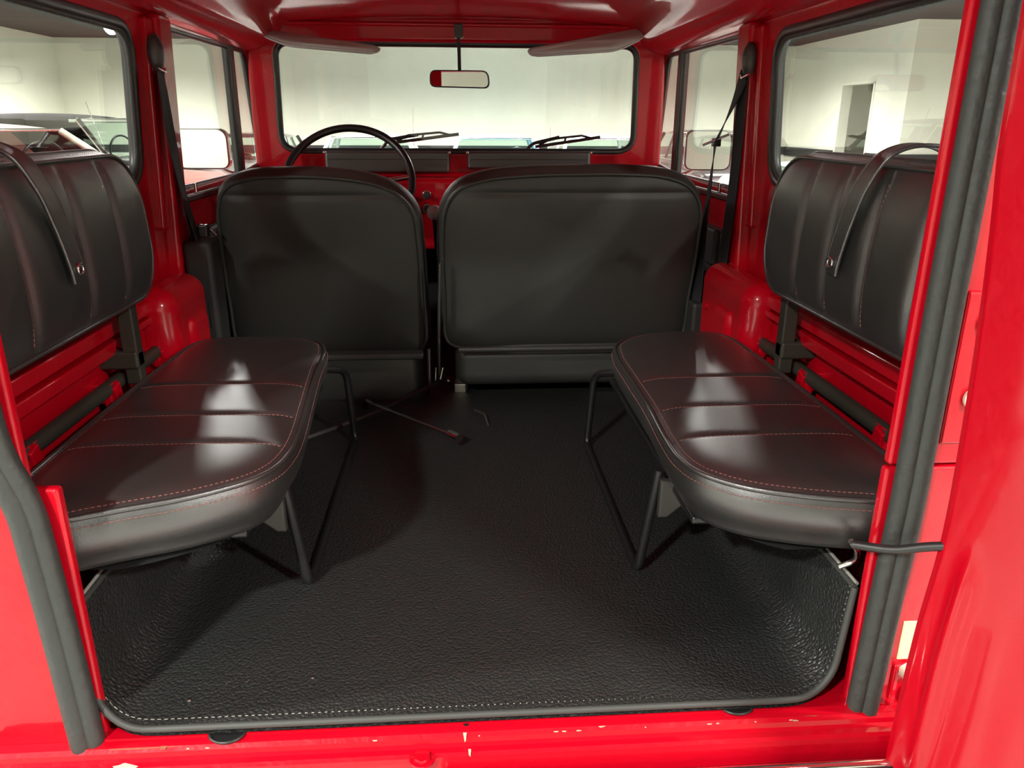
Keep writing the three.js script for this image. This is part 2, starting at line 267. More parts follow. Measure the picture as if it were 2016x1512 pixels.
for (const [sx, side] of sides) {
  const [a, b] = xr(sx, 0.69, 0.72);
  // pressed inner side: shallow ribs stand proud of the flat panel
  const wallp = obj('inner_side_panel', [box(a, b, -0.04, 0.342, -1.15, -0.03, 0.004), box(...xr(sx, 0.682, 0.70), 0.20, 0.335, -0.62, -0.2, 0.012), box(...xr(sx, 0.676, 0.70), 0.19, 0.33, -0.80, -0.67, 0.014)], M.red, body);
  obj('outer_skin', box(...xr(sx, 0.735, 0.755), -0.3, 0.34, -1.15, -0.02, 0.006), M.red, body);
  obj('bed_rail', [box(...xr(sx, 0.655, 0.75), 0.338, 0.352, -1.1, -0.05, 0.004), box(...xr(sx, 0.652, 0.662), 0.328, 0.352, -0.6, -0.05, 0.003)], M.red, body);
  // rear post under the joint with the hard top
  obj('rear_post', [box(...xr(sx, sx > 0 ? 0.507 : 0.480, 0.755), -0.13, 0.338, -0.026, -0.012, 0.005), box(...xr(sx, 0.6, 0.7), -0.04, 0.338, -0.10, -0.02, 0.02)], M.red, body);
  obj('wheel_box', box(...xr(sx, 0.515, 0.70), -0.02, 0.15, -1.0, -0.27, 0.02, 4), M.mat, body, 'black covered wheel box under the jump seat');
  // swollen foot of the door pillar
  obj('pillar_foot', [box(...xr(sx, 0.612, 0.705), -0.02, 0.405, sx < 0 ? -1.04 : -1.135, -0.79, 0.045, 6), box(...xr(sx, 0.60, 0.66), 0.16, 0.33, -0.99, -0.87, 0.024, 5)], M.red, body);
  const fb = cyl(0.009, 0.009, 0.006, 10); fb.rotateZ(Math.PI / 2); fb.translate(sx * 0.61, 0.30, -1.06); obj('bolt', fb, M.red, body);
  obj('front_fender', box(...xr(sx, 0.5, 0.78), 0.0, 0.42, -3.3, -2.1, 0.05, 4), M.red, body);
}
obj('hood', box(-0.5, 0.5, 0.3, 0.545, -3.3, -2.1, 0.06, 4), M.red, body);
obj('cowl', box(-0.69, 0.69, 0.50, 0.575, -2.12, -1.93, 0.02), M.red, body);
{
  const dash = obj('dashboard', [box(-0.66, 0.66, 0.33, 0.565, -2.0, -1.79, 0.018, 4)], M.red, body, 'red painted steel dashboard');
  for (const [y, r] of [[0.512, 0.012], [0.468, 0.012]]) { const k = cyl(r * 0.7, r, 0.024, 14); k.rotateX(Math.PI / 2); k.translate(-0.117, y, -1.777); const m = obj('control_knob', k, M.greyPlastic, dash); const c = new THREE.TorusGeometry(r * 1.1, 0.002, 6, 16); c.translate(-0.117, y, -1.789); obj('knob_ring', c, M.chrome, m); }
}
{ // hinge plate, bolts, label and lower latch on the right rear post
  const p = obj('hinge_plate', box(0.565, 0.62, 0.37, 0.56, -0.016, -0.007, 0.004), M.red, body, 'red hinge plate on the right rear post');
  for (const y of [0.522, 0.43]) { const w = cyl(0.015, 0.015, 0.004, 20); w.rotateX(Math.PI / 2); w.translate(0.598, y, -0.004); const wm = obj('washer', w, M.boltPaint, p); const h = cyl(0.009, 0.010, 0.01, 6); h.rotateX(Math.PI / 2); h.translate(0.598, y, 0.002); obj('hinge_bolt', h, M.boltPaint, wm, 'cream painted hex bolt'); }
  obj('label_sticker', box(0.569, 0.606, 0.052, 0.112, -0.0125, -0.0105, 0.0005), M.sticker, body, 'small plain yellow label on the right rear post');
  const q = obj('lower_hinge_plate', box(0.566, 0.62, -0.05, 0.045, -0.016, -0.007, 0.004), M.red, body);
  { const h = cyl(0.010, 0.012, 0.012, 6); h.rotateX(Math.PI / 2); h.translate(0.583, 0.036, -0.002); obj('hinge_bolt', h, M.boltPaint, q); }
  obj('rubber_stop', box(0.58, 0.62, -0.045, 0.015, -0.008, 0.006, 0.006), M.gasket, body);
}
{
  const t = thing('rear_bumper', 'black steel bumper bar with a bright top edge below the rear sill', 'bumper');
  obj('bumper_bar', box(-0.05, 0.72, -0.16, -0.058, 0.041, 0.13, 0.010, 4), M.blackPaint, t);
  obj('bright_edge', bar([-0.04, -0.059, 0.056], [0.71, -0.059, 0.056], 0.007, 10), M.chrome, t);
}

// ───────────────────────── hard top ─────────────────────────
const top = thing('hard_top', 'glossy red steel hard top with roof rails and rear side windows', 'car roof');
{
  const smooth = (a, b, t) => { t = Math.min(1, Math.max(0, (t - a) / (b - a))); return t * t * (3 - 2 * t); };
  const prof = x => { const a = Math.abs(x); // underside across the vehicle: gutter ledge, cove, crown
    if (a > 0.675) return 0.956; if (a > 0.655) return 0.956 + 0.008 * (0.675 - a) / 0.02;
    return 0.964 + 0.010 * smooth(0.655, 0.635, a) + 0.014 * smooth(0.63, 0.615, a) + 0.07 * smooth(0.615, 0.535, a) + 0.02 * (1 - (a / 0.6) ** 2); };
  const under = (x, z) => { const f = 0.78 + 0.22 * smooth(-1.90, -1.55, z); return 0.964 + (prof(x) - 0.964) * (prof(x) > 0.964 ? f : 1); };
  obj('roof_panel', [grid(120, 60, (u, v) => { const x = -0.70 + 1.4 * u, z = 0.02 - 1.95 * v; return V(x, under(x, z), z); }),
    grid(40, 40, (u, v) => { const x = -0.76 + 1.52 * u, z = 0.03 - 2.0 * v; return V(x, 0.985 + 0.11 * (1 - (Math.abs(x) / 0.76) ** 4), z); }, true)], M.red, top);
  obj('roof_edge', [tube(bend([[-0.74, 0.97, 0.02], [-0.755, 1.0, -1.975], [0.755, 1.0, -1.975], [0.74, 0.97, 0.02]], 0.05), 0.02, 10), box(-0.74, 0.74, 0.985, 1.06, -0.01, 0.04, 0.02, 4), box(-0.74, 0.74, 0.985, 1.06, -1.97, -1.93, 0.015)], M.red, top);
  const header = obj('front_header', [box(-0.66, 0.66, 0.985, 1.06, -1.955, -1.905, 0.012, 4), tube([V(-0.58, 1.036, -1.903), V(0.58, 1.036, -1.903)], 0.007, 8)], M.red, top);
}
for (const [sx, side] of sides) {
  const hole = [[-0.962, 0.610, 0.075], [-0.10, 0.610, 0.075], [-0.10, 0.925, 0.07], [-0.968, 0.925, 0.07]];
  const s = rpoly([[-1.13, 0.345, 0.01], [-0.03, 0.345, 0.01], [-0.03, 0.97, 0.01], [-1.13, 0.97, 0.03]]);
  s.holes.push(rpoly(hole, THREE.Path));
  const lean = g => { const p = g.attributes.position; for (let i = 0; i < p.count; i++) { const y = p.getY(i); if (y > 0.6) p.setX(i, p.getX(i) - sx * (y - 0.6) * 0.06); } return g; };
  const panel = obj('side_panel', [lean(sideWall(s, sx * 0.70, 0.022, sx, 0.008)), box(...xr(sx, 0.66, 0.71), 0.356, 0.385, -1.08, -0.05, 0.005)], M.red, top);
  // raised door pillar, with its rounded channel
  obj('door_pillar', [lean(box(...xr(sx, 0.672, 0.71), 0.38, 0.96, -1.13, -1.045, 0.012, 4)), lean(box(...xr(sx, 0.684, 0.71), 0.5, 0.95, -1.05, -1.012, 0.009, 4))], M.red, top);
  obj('rear_post_top', [box(...xr(sx, sx > 0 ? 0.509 : 0.512, 0.75), 0.341, 1.0, -0.026, -0.012, 0.005), box(...xr(sx, 0.62, 0.72), 0.36, 0.97, -0.10, -0.02, 0.02)], M.red, top);
  const wv = rpoly(hole).getPoints(14).map(p => V(sx * (0.710 - Math.max(0, p.y - 0.6) * 0.06), p.y, p.x));
  const w = obj('side_window', lean((() => { const g = extrude(rpoly(hole), 0.004, 0, 1); g.rotateY(-Math.PI / 2); g.translate(sx * 0.714, 0, 0); return g; })()), M.glass, top);
  obj('rubber_gasket', tube(wv, 0.0145, 10, true), M.gasket, w);
  obj('inner_lip', tube(rpoly(hole.map((p, i) => [p[0] + (i === 0 || i === 3 ? 0.012 : -0.012), p[1] + (i < 2 ? 0.012 : -0.012), p[2] * 0.9])).getPoints(14).map(p => V(sx * (0.705 - Math.max(0, p.y - 0.6) * 0.06), p.y, p.x)), 0.006, 8, true), M.rubber, w);
}

// ───────────────────────── windshield ─────────────────────────
{
  const t = thing('windshield', 'red framed windshield with black rubber gasket', 'windshield');
  const rake = g => rot(g, 'x', 0.04, [0, 0.65, -1.97]);
  const s = rpoly([[-0.700, 0.53, 0.02], [0.700, 0.53, 0.02], [0.694, 1.01, 0.04], [-0.694, 1.01, 0.04]]);
  const h = [[-0.612, 0.642, 0.065], [0.602, 0.642, 0.065], [0.595, 0.985, 0.05], [-0.602, 0.985, 0.05]];
  s.holes.push(rpoly(h, THREE.Path));
  const g = extrude(s, 0.045, 0.010, 3, 14); g.translate(0, 0, -2.0); obj('frame', rake(g), M.red, t);
  const gl = extrude(rpoly(h), 0.005, 0, 1); gl.translate(0, 0, -1.985); obj('glass', rake(gl), M.glass, t);
  obj('rubber_gasket', rake(tube(rpoly(h, THREE.Shape).getPoints(14).map(p => V(p.x, p.y, -1.965)), 0.012, 10, true)), M.gasket, t);
  // black crash pads on the lower rail
  for (const [x0, x1, y0, lab] of [[-0.463, -0.041, 0.572, 'black padded strip behind the steering wheel'], [0.02, 0.447, 0.585, 'black padded strip above the passenger seat']]) {
    const p = obj('crash_pad', box(x0, x1, y0, 0.645, -1.965, -1.925, 0.010, 4), M.vinyl, t, lab);
    obj('seam', [bar([x0 + 0.01, 0.618, -1.9255], [x1 - 0.01, 0.618, -1.9255], 0.0012, 5)], M.gasket, p);
    for (const x of [x0, x1]) { const b = new THREE.SphereGeometry(0.006, 10, 8); b.translate(x, 0.640, -1.93); obj('clip', b, M.chrome, p); }
  }
}
for (const [pts, lab] of [[[[-0.262, 0.672], [-0.247, 0.681], [-0.15, 0.697], [-0.008, 0.703]], 'black windshield wiper blade behind the steering wheel'], [[[0.24, 0.655], [0.259, 0.669], [0.35, 0.69], [0.497, 0.695]], 'black windshield wiper blade ahead of the passenger seat']]) {
  const t = thing('windshield_wiper', lab, 'wiper', 'windshield wipers'), z = -2.045;
  const P = pts.map(p => V(p[0], p[1], z));
  obj('arm', tube([V(P[0].x - 0.05, P[0].y - 0.06, z - 0.01), P[0], P[1], P[2]], 0.006, 6), M.blackPaint, t);
  obj('blade', [bar([P[1].x + 0.005, P[1].y - 0.012, z], [P[3].x, P[3].y - 0.004, z], 0.0055, 6)], M.blackPaint, t);
  const a = P[1].clone().lerp(P[3], 0.25), b = P[1].clone().lerp(P[3], 0.72);
  obj('bridge', [bar([a.x, a.y + 0.008, z], [b.x, b.y + 0.008, z], 0.004, 6), bar([a.x - 0.04, a.y - 0.012, z], [a.x, a.y + 0.008, z], 0.004, 6), bar([b.x, b.y + 0.008, z], [b.x + 0.04, b.y - 0.002, z], 0.004, 6), bar([a.x + 0.05, a.y - 0.004, z], [a.x + 0.055, a.y + 0.012, z], 0.004, 6)], M.blackPaint, t);
}

// ───────────────────────── front doors ─────────────────────────
for (const [sx, side] of sides) {
  const t = thing('front_door', side === 'left' ? 'red front door with vent window beside the driver seat' : 'red front door with vent window beside the passenger bench', 'car door', 'front doors');
  const s = rpoly([[-1.142, -0.3, 0.02], [-1.142, 0.968, 0.03], [-1.95, 0.978, 0.03], [-2.075, 0.60, 0.03], [-2.10, -0.3, 0.02]].reverse());
  const w1 = [[-1.165, 0.578, 0.03], [-1.165, 0.948, 0.02], [-1.742, 0.953, 0.012], [-1.745, 0.578, 0.012]], w2 = [[-1.785, 0.578, 0.02], [-1.782, 0.954, 0.02], [-1.935, 0.956, 0.04], [-2.045, 0.60, 0.03]];
  s.holes.push(rpoly([[-1.165, 0.578, 0.03], [-1.165, 0.948, 0.02], [-1.935, 0.956, 0.04], [-2.045, 0.59, 0.03]], THREE.Path));
  obj('door_shell', sideWall(s, sx * 0.69, 0.024, sx, 0.006), M.red, t);
  const flat = (p, dx, th) => { const g = extrude(rpoly(p), th, 0, 1); g.rotateY(-Math.PI / 2); g.translate(sx * dx, 0, 0); return g; };
  const loop = (p, dx) => rpoly(p).getPoints(8).map(q => V(sx * dx, q.y, q.x));
  const win = obj('door_glass', flat(w1, 0.704, 0.004), M.glass, t); obj('rubber_channel', tube(loop(w1, 0.702), 0.009, 8, true), M.gasket, win);
  const ven = obj('vent_glass', flat(w2, 0.704, 0.004), M.glass, t); obj('rubber_channel', tube(loop(w2, 0.702), 0.010, 8, true), M.gasket, ven);
  obj('vent_divider', box(...xr(sx, 0.690, 0.718), 0.56, 0.962, -1.785, -1.745, 0.006), M.blackPaint, t, 'upright black divider bar of the vent window');
  obj('window_sill_trim', box(...xr(sx, 0.675, 0.69), 0.548, 0.566, -2.0, -1.16, 0.005), M.gasket, t);
  obj('door_card', box(...xr(sx, 0.668, 0.69), -0.2, 0.475, -2.0, -1.17, 0.012), M.blackCard, t, 'black vinyl inner door panel');
  const h = obj('window_crank', [bar([sx * 0.66, 0.42, -1.6], [sx * 0.64, 0.36, -1.58], 0.006), bar([sx * 0.672, 0.42, -1.6], [sx * 0.65, 0.42, -1.6], 0.012)], M.chrome, t);
  obj('lock_knob', bar([sx * 0.682, 0.56, -1.25], [sx * 0.682, 0.59, -1.25], 0.004), M.chrome, t);
}

// ───────────────────────── upholstered pads ─────────────────────────
// A pad lies in a plane (a, b) with height c; rows run along b, seams are at fixed a. map(a,b,c) places it.
function padParts({ outline, seams = [], crown = 0.02, soft = 0.03, groove = 0.008, grooveW = 0.012, cTop = 0, cBot = -0.1, bulge = 0.012, map, flip = false, rows = 60, cols = 26, lift = 0, under = 0 }) {
  const O = outline, n = O.length;
  const A0 = Math.min(...O.map(p => p[0])), A1 = Math.max(...O.map(p => p[0]));
  const span = a => { let lo = 9, hi = -9; for (let i = 0; i < n; i++) { const p = O[i], q = O[(i + 1) % n]; if ((p[0] - a) * (q[0] - a) <= 0 && p[0] !== q[0]) { const b = p[1] + (q[1] - p[1]) * (a - p[0]) / (q[0] - p[0]); lo = Math.min(lo, b); hi = Math.max(hi, b); } } return [lo, hi]; };
  const dist = (a, b) => { let m = 9; for (let i = 0; i < n; i++) { const p = O[i], q = O[(i + 1) % n], dx = q[0] - p[0], dy = q[1] - p[1], L = dx * dx + dy * dy; const t = L ? Math.max(0, Math.min(1, ((a - p[0]) * dx + (b - p[1]) * dy) / L)) : 0; const d = Math.hypot(a - p[0] - dx * t, b - p[1] - dy * t); if (d < m) m = d; } return m; };
  const height = (a, b) => { const d = dist(a, b); let h = crown * (1 - Math.exp(-d / soft)); const e = 1 - Math.exp(-d / 0.02); for (const s of seams) h -= groove * e * Math.exp(-(((a - s) / grooveW) ** 2)); return cTop + h + lift * d; };
  const cuts = [A0 + 1e-4, ...seams, A1 - 1e-4], panels = [];
  for (let k = 0; k + 1 < cuts.length; k++) {
    const R = Math.max(8, Math.round(rows * (cuts[k + 1] - cuts[k]) / (A1 - A0)));
    panels.push(grid(R, cols, (u, v) => { const uu = 0.5 - 0.5 * Math.cos(u * Math.PI), a = cuts[k] + (cuts[k + 1] - cuts[k]) * (0.35 * u + 0.65 * uu), [lo, hi] = span(a), vv = 0.5 - 0.5 * Math.cos(v * Math.PI), b = lo + (hi - lo) * (0.4 * v + 0.6 * vv); return map(a, b, height(a, b)); }, flip));
  }
  const ca = O.reduce((s, p) => s + p[0], 0) / n, cb = O.reduce((s, p) => s + p[1], 0) / n;
  const nrm = i => { const p = O[(i - 1 + n) % n], q = O[(i + 1) % n]; let x = q[1] - p[1], y = -(q[0] - p[0]); const l = Math.hypot(x, y) || 1; x /= l; y /= l; if (x * (O[i][0] - ca) + y * (O[i][1] - cb) < 0) { x = -x; y = -y; } return [x, y]; };
  const off = (d, c) => O.map((p, i) => { const [x, y] = nrm(i); return map(p[0] + x * d, p[1] + y * d, c); });
  const K = 12;
  const ring = v => { if (v <= 0.88) { const t = v / 0.88; return [bulge * Math.sin(Math.PI * Math.min(1, t * 1.3)) - under * t * t, cTop + (cBot + 0.006 - cTop) * t]; } const t = (v - 0.88) / 0.12; return [-under - 0.03 * t, cBot + 0.006 * (1 - t)]; };
  const side = grid(n, K, (u, v) => { const i = Math.round(u * n) % n, [x, y] = nrm(i), [d, c] = ring(v); return map(O[i][0] + x * d, O[i][1] + y * d, c); }, !flip);
  const base = grid(Math.max(12, rows >> 1), 8, (u, v) => { const q = under + 0.028, a = A0 + q + (A1 - A0 - 2 * q) * u, [lo, hi] = span(a), e = Math.min(q, (hi - lo) / 2.2); return map(a, lo + e + (hi - lo - 2 * e) * v, cBot + 0.001); }, !flip);
  // stitches: small dashes along a ring offset by d, at height c
  const stitches = (d, c, step = 0.007, len = 0.0045, r = 0.0007) => { const P = new Poly(off(d, c), true), L = P.l[P.l.length - 1], N = Math.floor(L / step), gs = []; for (let i = 0; i < N; i++) { const s = P.getPoint(i / N), e = P.getPoint(Math.min(1, (i * step + len) / L)); gs.push(tube([s, e], r, 4)); } return gs; };
  const seamStitch = (s, da, c0 = 0.0006) => { const [lo, hi] = span(s + da), gs = [], N = Math.floor((hi - lo - 0.03) / 0.007); for (let i = 0; i < N; i++) { const b0 = lo + 0.015 + i * 0.007; gs.push(tube([map(s + da, b0, height(s + da, b0) + c0), map(s + da, b0 + 0.0045, height(s + da, b0 + 0.0045) + c0)], 0.0006, 4)); } return gs; };
  return { panels, side: [side, base], off, stitches, seamStitch, height, span };
}
function smoothLoop(pts, n = 140) { const c = new THREE.CatmullRomCurve3(pts.map(p => V(p[0], p[1], 0)), true, 'centripetal'); return c.getSpacedPoints(n).slice(0, n).map(p => [p.x, p.y]); }
function roundRect(a0, a1, b0, b1, r, per = 10) { // r: four corner radii a0b0, a1b0, a1b1, a0b1
  const out = [], cs = [[a0 + r[0], b0 + r[0], r[0], Math.PI], [a1 - r[1], b0 + r[1], r[1], -Math.PI / 2], [a1 - r[2], b1 - r[2], r[2], 0], [a0 + r[3], b1 - r[3], r[3], Math.PI / 2]];
  cs.forEach(([x, y, q, s], i) => { for (let k = 0; k <= per; k++) { const t = s + k / per * Math.PI / 2; out.push([x + Math.cos(t) * q, y + Math.sin(t) * q]); } const nx = cs[(i + 1) % 4], e = out[out.length - 1], f = [nx[0] + Math.cos(nx[3]) * nx[2], nx[1] + Math.sin(nx[3]) * nx[2]]; for (let k = 1; k < 10; k++) out.push([e[0] + (f[0] - e[0]) * k / 10, e[1] + (f[1] - e[1]) * k / 10]); });
  return out;
}

// ───────────────────────── jump seats ─────────────────────────
for (const [sx, side] of sides) {
  const L = side === 'left';
  const t = thing('side_bench', L ? 'black vinyl jump seat cushion on legs along the left side' : 'black vinyl jump seat cushion on legs along the right side', 'seat', 'folding jump seats');
  // a = z, b = x (mirrored), c = y
  const o = smoothLoop(L ? [[-0.04, 0.575], [-0.045, 0.52], [-0.064, 0.475], [-0.079, 0.438], [-0.10, 0.383], [-0.128, 0.333], [-0.155, 0.300], [-0.191, 0.279], [-0.243, 0.270], [-0.301, 0.270], [-0.437, 0.281], [-0.638, 0.298], [-0.77, 0.305], [-0.835, 0.325], [-0.875, 0.38], [-0.885, 0.48], [-0.88, 0.55], [-0.85, 0.59], [-0.7, 0.605], [-0.5, 0.61], [-0.3, 0.61], [-0.1, 0.605], [-0.05, 0.595]]
    : [[-0.035, 0.58], [-0.046, 0.504], [-0.061, 0.44], [-0.086, 0.375], [-0.110, 0.342], [-0.143, 0.315], [-0.19, 0.302], [-0.261, 0.301], [-0.409, 0.308], [-0.552, 0.309], [-0.714, 0.313], [-0.79, 0.330], [-0.85, 0.38], [-0.88, 0.46], [-0.88, 0.55], [-0.85, 0.59], [-0.7, 0.605], [-0.5, 0.61], [-0.3, 0.61], [-0.1, 0.608], [-0.05, 0.60]], 170);
  const sm = L ? [-0.53, -0.375, -0.257] : [-0.525, -0.372, -0.244];
  const pd = padParts({ outline: o, seams: sm, crown: 0.017, soft: 0.022, groove: 0.004, grooveW: 0.007, cTop: 0.275, cBot: 0.182, bulge: 0.009, under: 0.022, map: (a, b, c) => V(sx * b, c, a), flip: sx < 0, rows: 110, cols: 34 });
  const cu = obj('cushion', pd.side, M.vinyl, t);
  pd.panels.forEach((g, i) => obj('seat_panel', g, i === 1 || i === 2 ? M.twill : M.vinyl, cu, i === 1 || i === 2 ? 'ribbed twill panel' : undefined));
  obj('piping', tube(pd.off(0.001, 0.2765), 0.0042, 7, true), M.vinyl, t);
  const st = obj('stitching', [...pd.stitches(-0.010, 0.2815), ...pd.stitches(0.0075, 0.265), ...sm.flatMap(s => pd.seamStitch(s, 0.004))], M.thread, t, 'reddish stitching along the piping'); st.userData.kind = 'stuff';
  obj('seat_board', box(...xr(sx, 0.325, 0.59), 0.170, 0.184, -0.84, -0.18, 0.005), M.blackPaint, t);
  // U-shaped leg frame: two uprights and a foot bar along the floor
  const lx = L ? 0.273 : 0.283, zr = L ? -0.305 : -0.315, zf = L ? -0.925 : -0.865;
  obj('leg_frame', tube(bend([[sx * (lx + 0.022), 0.205, zr + 0.012], [sx * lx, 0.008, zr], [sx * lx, 0.008, zf], [sx * (lx + 0.010), 0.19, zf + 0.010], [sx * (lx + 0.07), 0.215, zf + 0.08]], 0.028, 7), 0.0085, 10), M.blackPaint, t, 'black U-shaped tube leg frame');
  const br = new THREE.Shape(); br.moveTo(0, 0); br.lineTo(0.014, 0.0); br.lineTo(0.040, 0.022); br.lineTo(0.030, 0.062); br.lineTo(0, 0.068); br.closePath();
  { const g = extrude(br, 0.016, 0.003); if (sx < 0) { g.scale(-1, 1, 1); flipFaces(g); } g.translate(sx * (lx + 0.022), 0.125, zr + 0.012); obj('leg_bracket', g, M.greyPlastic, t, 'grey angular leg bracket'); }
  // hinge tube on the wall side with its torn red brackets
  obj('hinge_tube', tube([V(sx * 0.658, 0.276, -0.86), V(sx * 0.658, 0.276, -0.12)], 0.0135, 12), M.olive, t, 'dark olive hinge tube along the wall');
  for (const z of [-0.27, -0.56, -0.8]) obj('hinge_bracket', [box(...xr(sx, 0.648, 0.692), 0.25, 0.287, z - 0.02, z + 0.02, 0.004), box(...xr(sx, 0.635, 0.66), 0.246, 0.256, z - 0.026, z + 0.026, 0.003), rot(box(...xr(sx, 0.640, 0.652), 0.25, 0.285, z - 0.012, z + 0.014, 0.003), 'x', 0.3, [0, 0.26, z])], M.red, t, 'red hinge bracket');
}
// ───────────────────────── jump seat backrests ─────────────────────────
for (const [sx, side] of sides) {
  const L = side === 'left';
  const t = thing('back_cushion', L ? 'black channelled vinyl backrest mounted on the left wall, with strap' : 'black channelled vinyl backrest mounted on the right wall, with strap', 'backrest', 'jump seat backrests');
  const o = roundRect(-0.672, -0.075, 0.437, 0.682, [0.09, 0.045, 0.045, 0.10]);
  const sm = L ? [-0.515, -0.385, -0.215] : [-0.495, -0.385, -0.265, -0.135];
  const pd = padParts({ outline: o, seams: sm, crown: 0.022, soft: 0.03, groove: 0.009, grooveW: 0.010, cTop: 0, cBot: -0.085, bulge: 0.010, map: (a, b, c) => V(sx * (0.595 - c - (b - 0.55) * -0.06), b, a), flip: sx > 0, rows: 110, cols: 30 });
  const pad = obj('pad', pd.side, M.vinyl, t);
  pd.panels.forEach(g => obj('channel_panel', g, M.vinyl, pad));
  obj('piping', [tube(pd.off(0.001, 0.0015), 0.0036, 7, true), tube(pd.off(0.0105, -0.03), 0.0022, 6, true)], M.vinyl, t);
  const s1 = obj('stitching', [...sm.flatMap(s => [...pd.seamStitch(s, 0.003)]), ...pd.stitches(0.006, -0.012)], M.thread, t); s1.userData.kind = 'stuff';
  for (const z of [-0.605, -0.14]) { const p = obj('support_post', [box(...xr(sx, 0.612, 0.640), 0.27, 0.46, z - 0.014, z + 0.014, 0.004)], M.olive, t, 'flat olive support post'); obj('post_foot', box(...xr(sx, 0.612, 0.685), 0.30, 0.335, z - 0.018, z + 0.018, 0.006), M.olive, p); }
  const z0 = L ? -0.312 : -0.324, lean = L ? 0.05 : 0.05, X = v => sx * v;
  const sp = obj('retaining_strap', strap([[X(0.690), 0.60, z0 + lean + 0.02], [X(0.675), 0.700, z0 + lean + 0.015], [X(0.63), 0.712, z0 + lean], [X(0.59), 0.697, z0 + lean * 0.9], [X(0.571), 0.655, z0 + lean * 0.6], [X(0.565), 0.60, z0 + lean * 0.2], [X(0.560), 0.535, z0 - 0.004], [X(0.560), 0.522, z0 - 0.006]], [0, 0, 1], 0.034, 0.004), M.vinyl, t, 'black vinyl strap folded over the backrest');
  const ring = new THREE.TorusGeometry(0.0075, 0.0022, 8, 18); ring.rotateY(Math.PI / 2); ring.translate(X(0.5555), 0.538, z0 - 0.003); obj('snap_ring', ring, M.chrome, sp, 'chrome snap ring'); 
  const bt = new THREE.SphereGeometry(0.005, 12, 8); bt.scale(0.5, 1, 1); bt.translate(X(0.557), 0.538, z0 - 0.003); obj('snap_button', bt, M.blackPaint, sp);
}

// ───────────────────────── front seats ─────────────────────────
function frontSeat(name, label, yTop, shape, baseParts) {
  const t = thing(name, label, 'seat');
  const zc = -1.15, tilt = 0.20;
  // a = height up the back, b = x, c = towards the rear of the vehicle
  const map = (a, b, c) => V(b, a * Math.cos(tilt) + 0.0 - c * Math.sin(tilt) + 0.0, zc - 0.06 + (a - 0.3) * Math.sin(tilt) + c * Math.cos(tilt) + 0.03);
  const o = smoothLoop(shape.map(p => [p[1], p[0]]), 150);
  const pd = padParts({ outline: o, seams: [yTop - 0.042], crown: 0.016, soft: 0.035, groove: 0.006, grooveW: 0.008, cTop: 0, cBot: -0.11, bulge: 0.016, map, flip: true, rows: 70, cols: 40 });
  const bk = obj('backrest', pd.side, M.vinylBack, t);
  pd.panels.forEach((g, i) => obj(i ? 'top_roll' : 'back_panel', g, M.vinylBack, bk));
  obj('piping', tube(pd.off(0.002, 0.001), 0.0045, 7, true), M.vinylBack, t);
  baseParts(t, map);
  return t;
}
frontSeat('driver_seat', 'black vinyl driver seat behind the steering wheel, seen from behind', 0.624, [[-0.58, 0.152], [-0.604, 0.175], [-0.607, 0.3], [-0.602, 0.45], [-0.594, 0.55], [-0.572, 0.594], [-0.52, 0.617], [-0.43, 0.624], [-0.32, 0.621], [-0.22, 0.606], [-0.16, 0.577], [-0.128, 0.535], [-0.118, 0.46], [-0.114, 0.3], [-0.114, 0.175], [-0.135, 0.152], [-0.25, 0.15], [-0.4, 0.15]], t => {
  const base = obj('cushion', [box(-0.60, -0.12, -0.02, 0.165, -1.70, -1.21, 0.035, 5)], M.vinyl, t);
  obj('hem', box(-0.585, -0.115, 0.135, 0.152, -1.215, -1.165, 0.006), M.vinylBack, t);
  obj('seat_rail', [box(-0.58, -0.54, -0.13, -0.01, -1.7, -1.25), box(-0.17, -0.13, -0.13, -0.01, -1.7, -1.25)], M.blackPaint, t);
  obj('side_trim', tube(bend([[-0.10, 0.16, -1.19], [-0.102, 0.05, -1.20], [-0.11, 0.0, -1.25]], 0.03), 0.005, 8), M.chrome, t, 'thin chrome recliner rod');
});
frontSeat('passenger_bench', 'wide black vinyl two-person passenger seat, seen from behind', 0.630, [[-0.03, 0.167], [-0.052, 0.19], [-0.054, 0.3], [-0.055, 0.46], [-0.045, 0.545], [-0.015, 0.590], [0.05, 0.615], [0.15, 0.626], [0.27, 0.630], [0.40, 0.630], [0.50, 0.622], [0.562, 0.598], [0.595, 0.55], [0.601, 0.45], [0.598, 0.3], [0.594, 0.19], [0.57, 0.167], [0.4, 0.165], [0.2, 0.165]], t => {
  obj('cushion', [box(-0.03, 0.60, 0.04, 0.165, -1.68, -1.20, 0.04, 6)], M.vinylBack, t);
  obj('hem', tube(bend([[-0.02, 0.160, -1.172], [0.56, 0.160, -1.172]], 0.02), 0.008, 8), M.vinylBack, t);
  const lg = obj('seat_leg', [box(-0.03, 0.005, -0.01, 0.07, -1.33, -1.28, 0.004), box(0.54, 0.575, -0.01, 0.07, -1.33, -1.28, 0.004), box(-0.03, 0.005, -0.13, 0.06, -1.65, -1.61, 0.004), box(0.54, 0.575, -0.13, 0.06, -1.65, -1.61, 0.004)], M.greyPlastic, t);
  obj('side_trim', tube(bend([[-0.064, 0.40, -1.135], [-0.072, 0.20, -1.175], [-0.075, 0.08, -1.22]], 0.03), 0.0045, 8), M.chrome, t, 'thin chrome recliner rod');
});

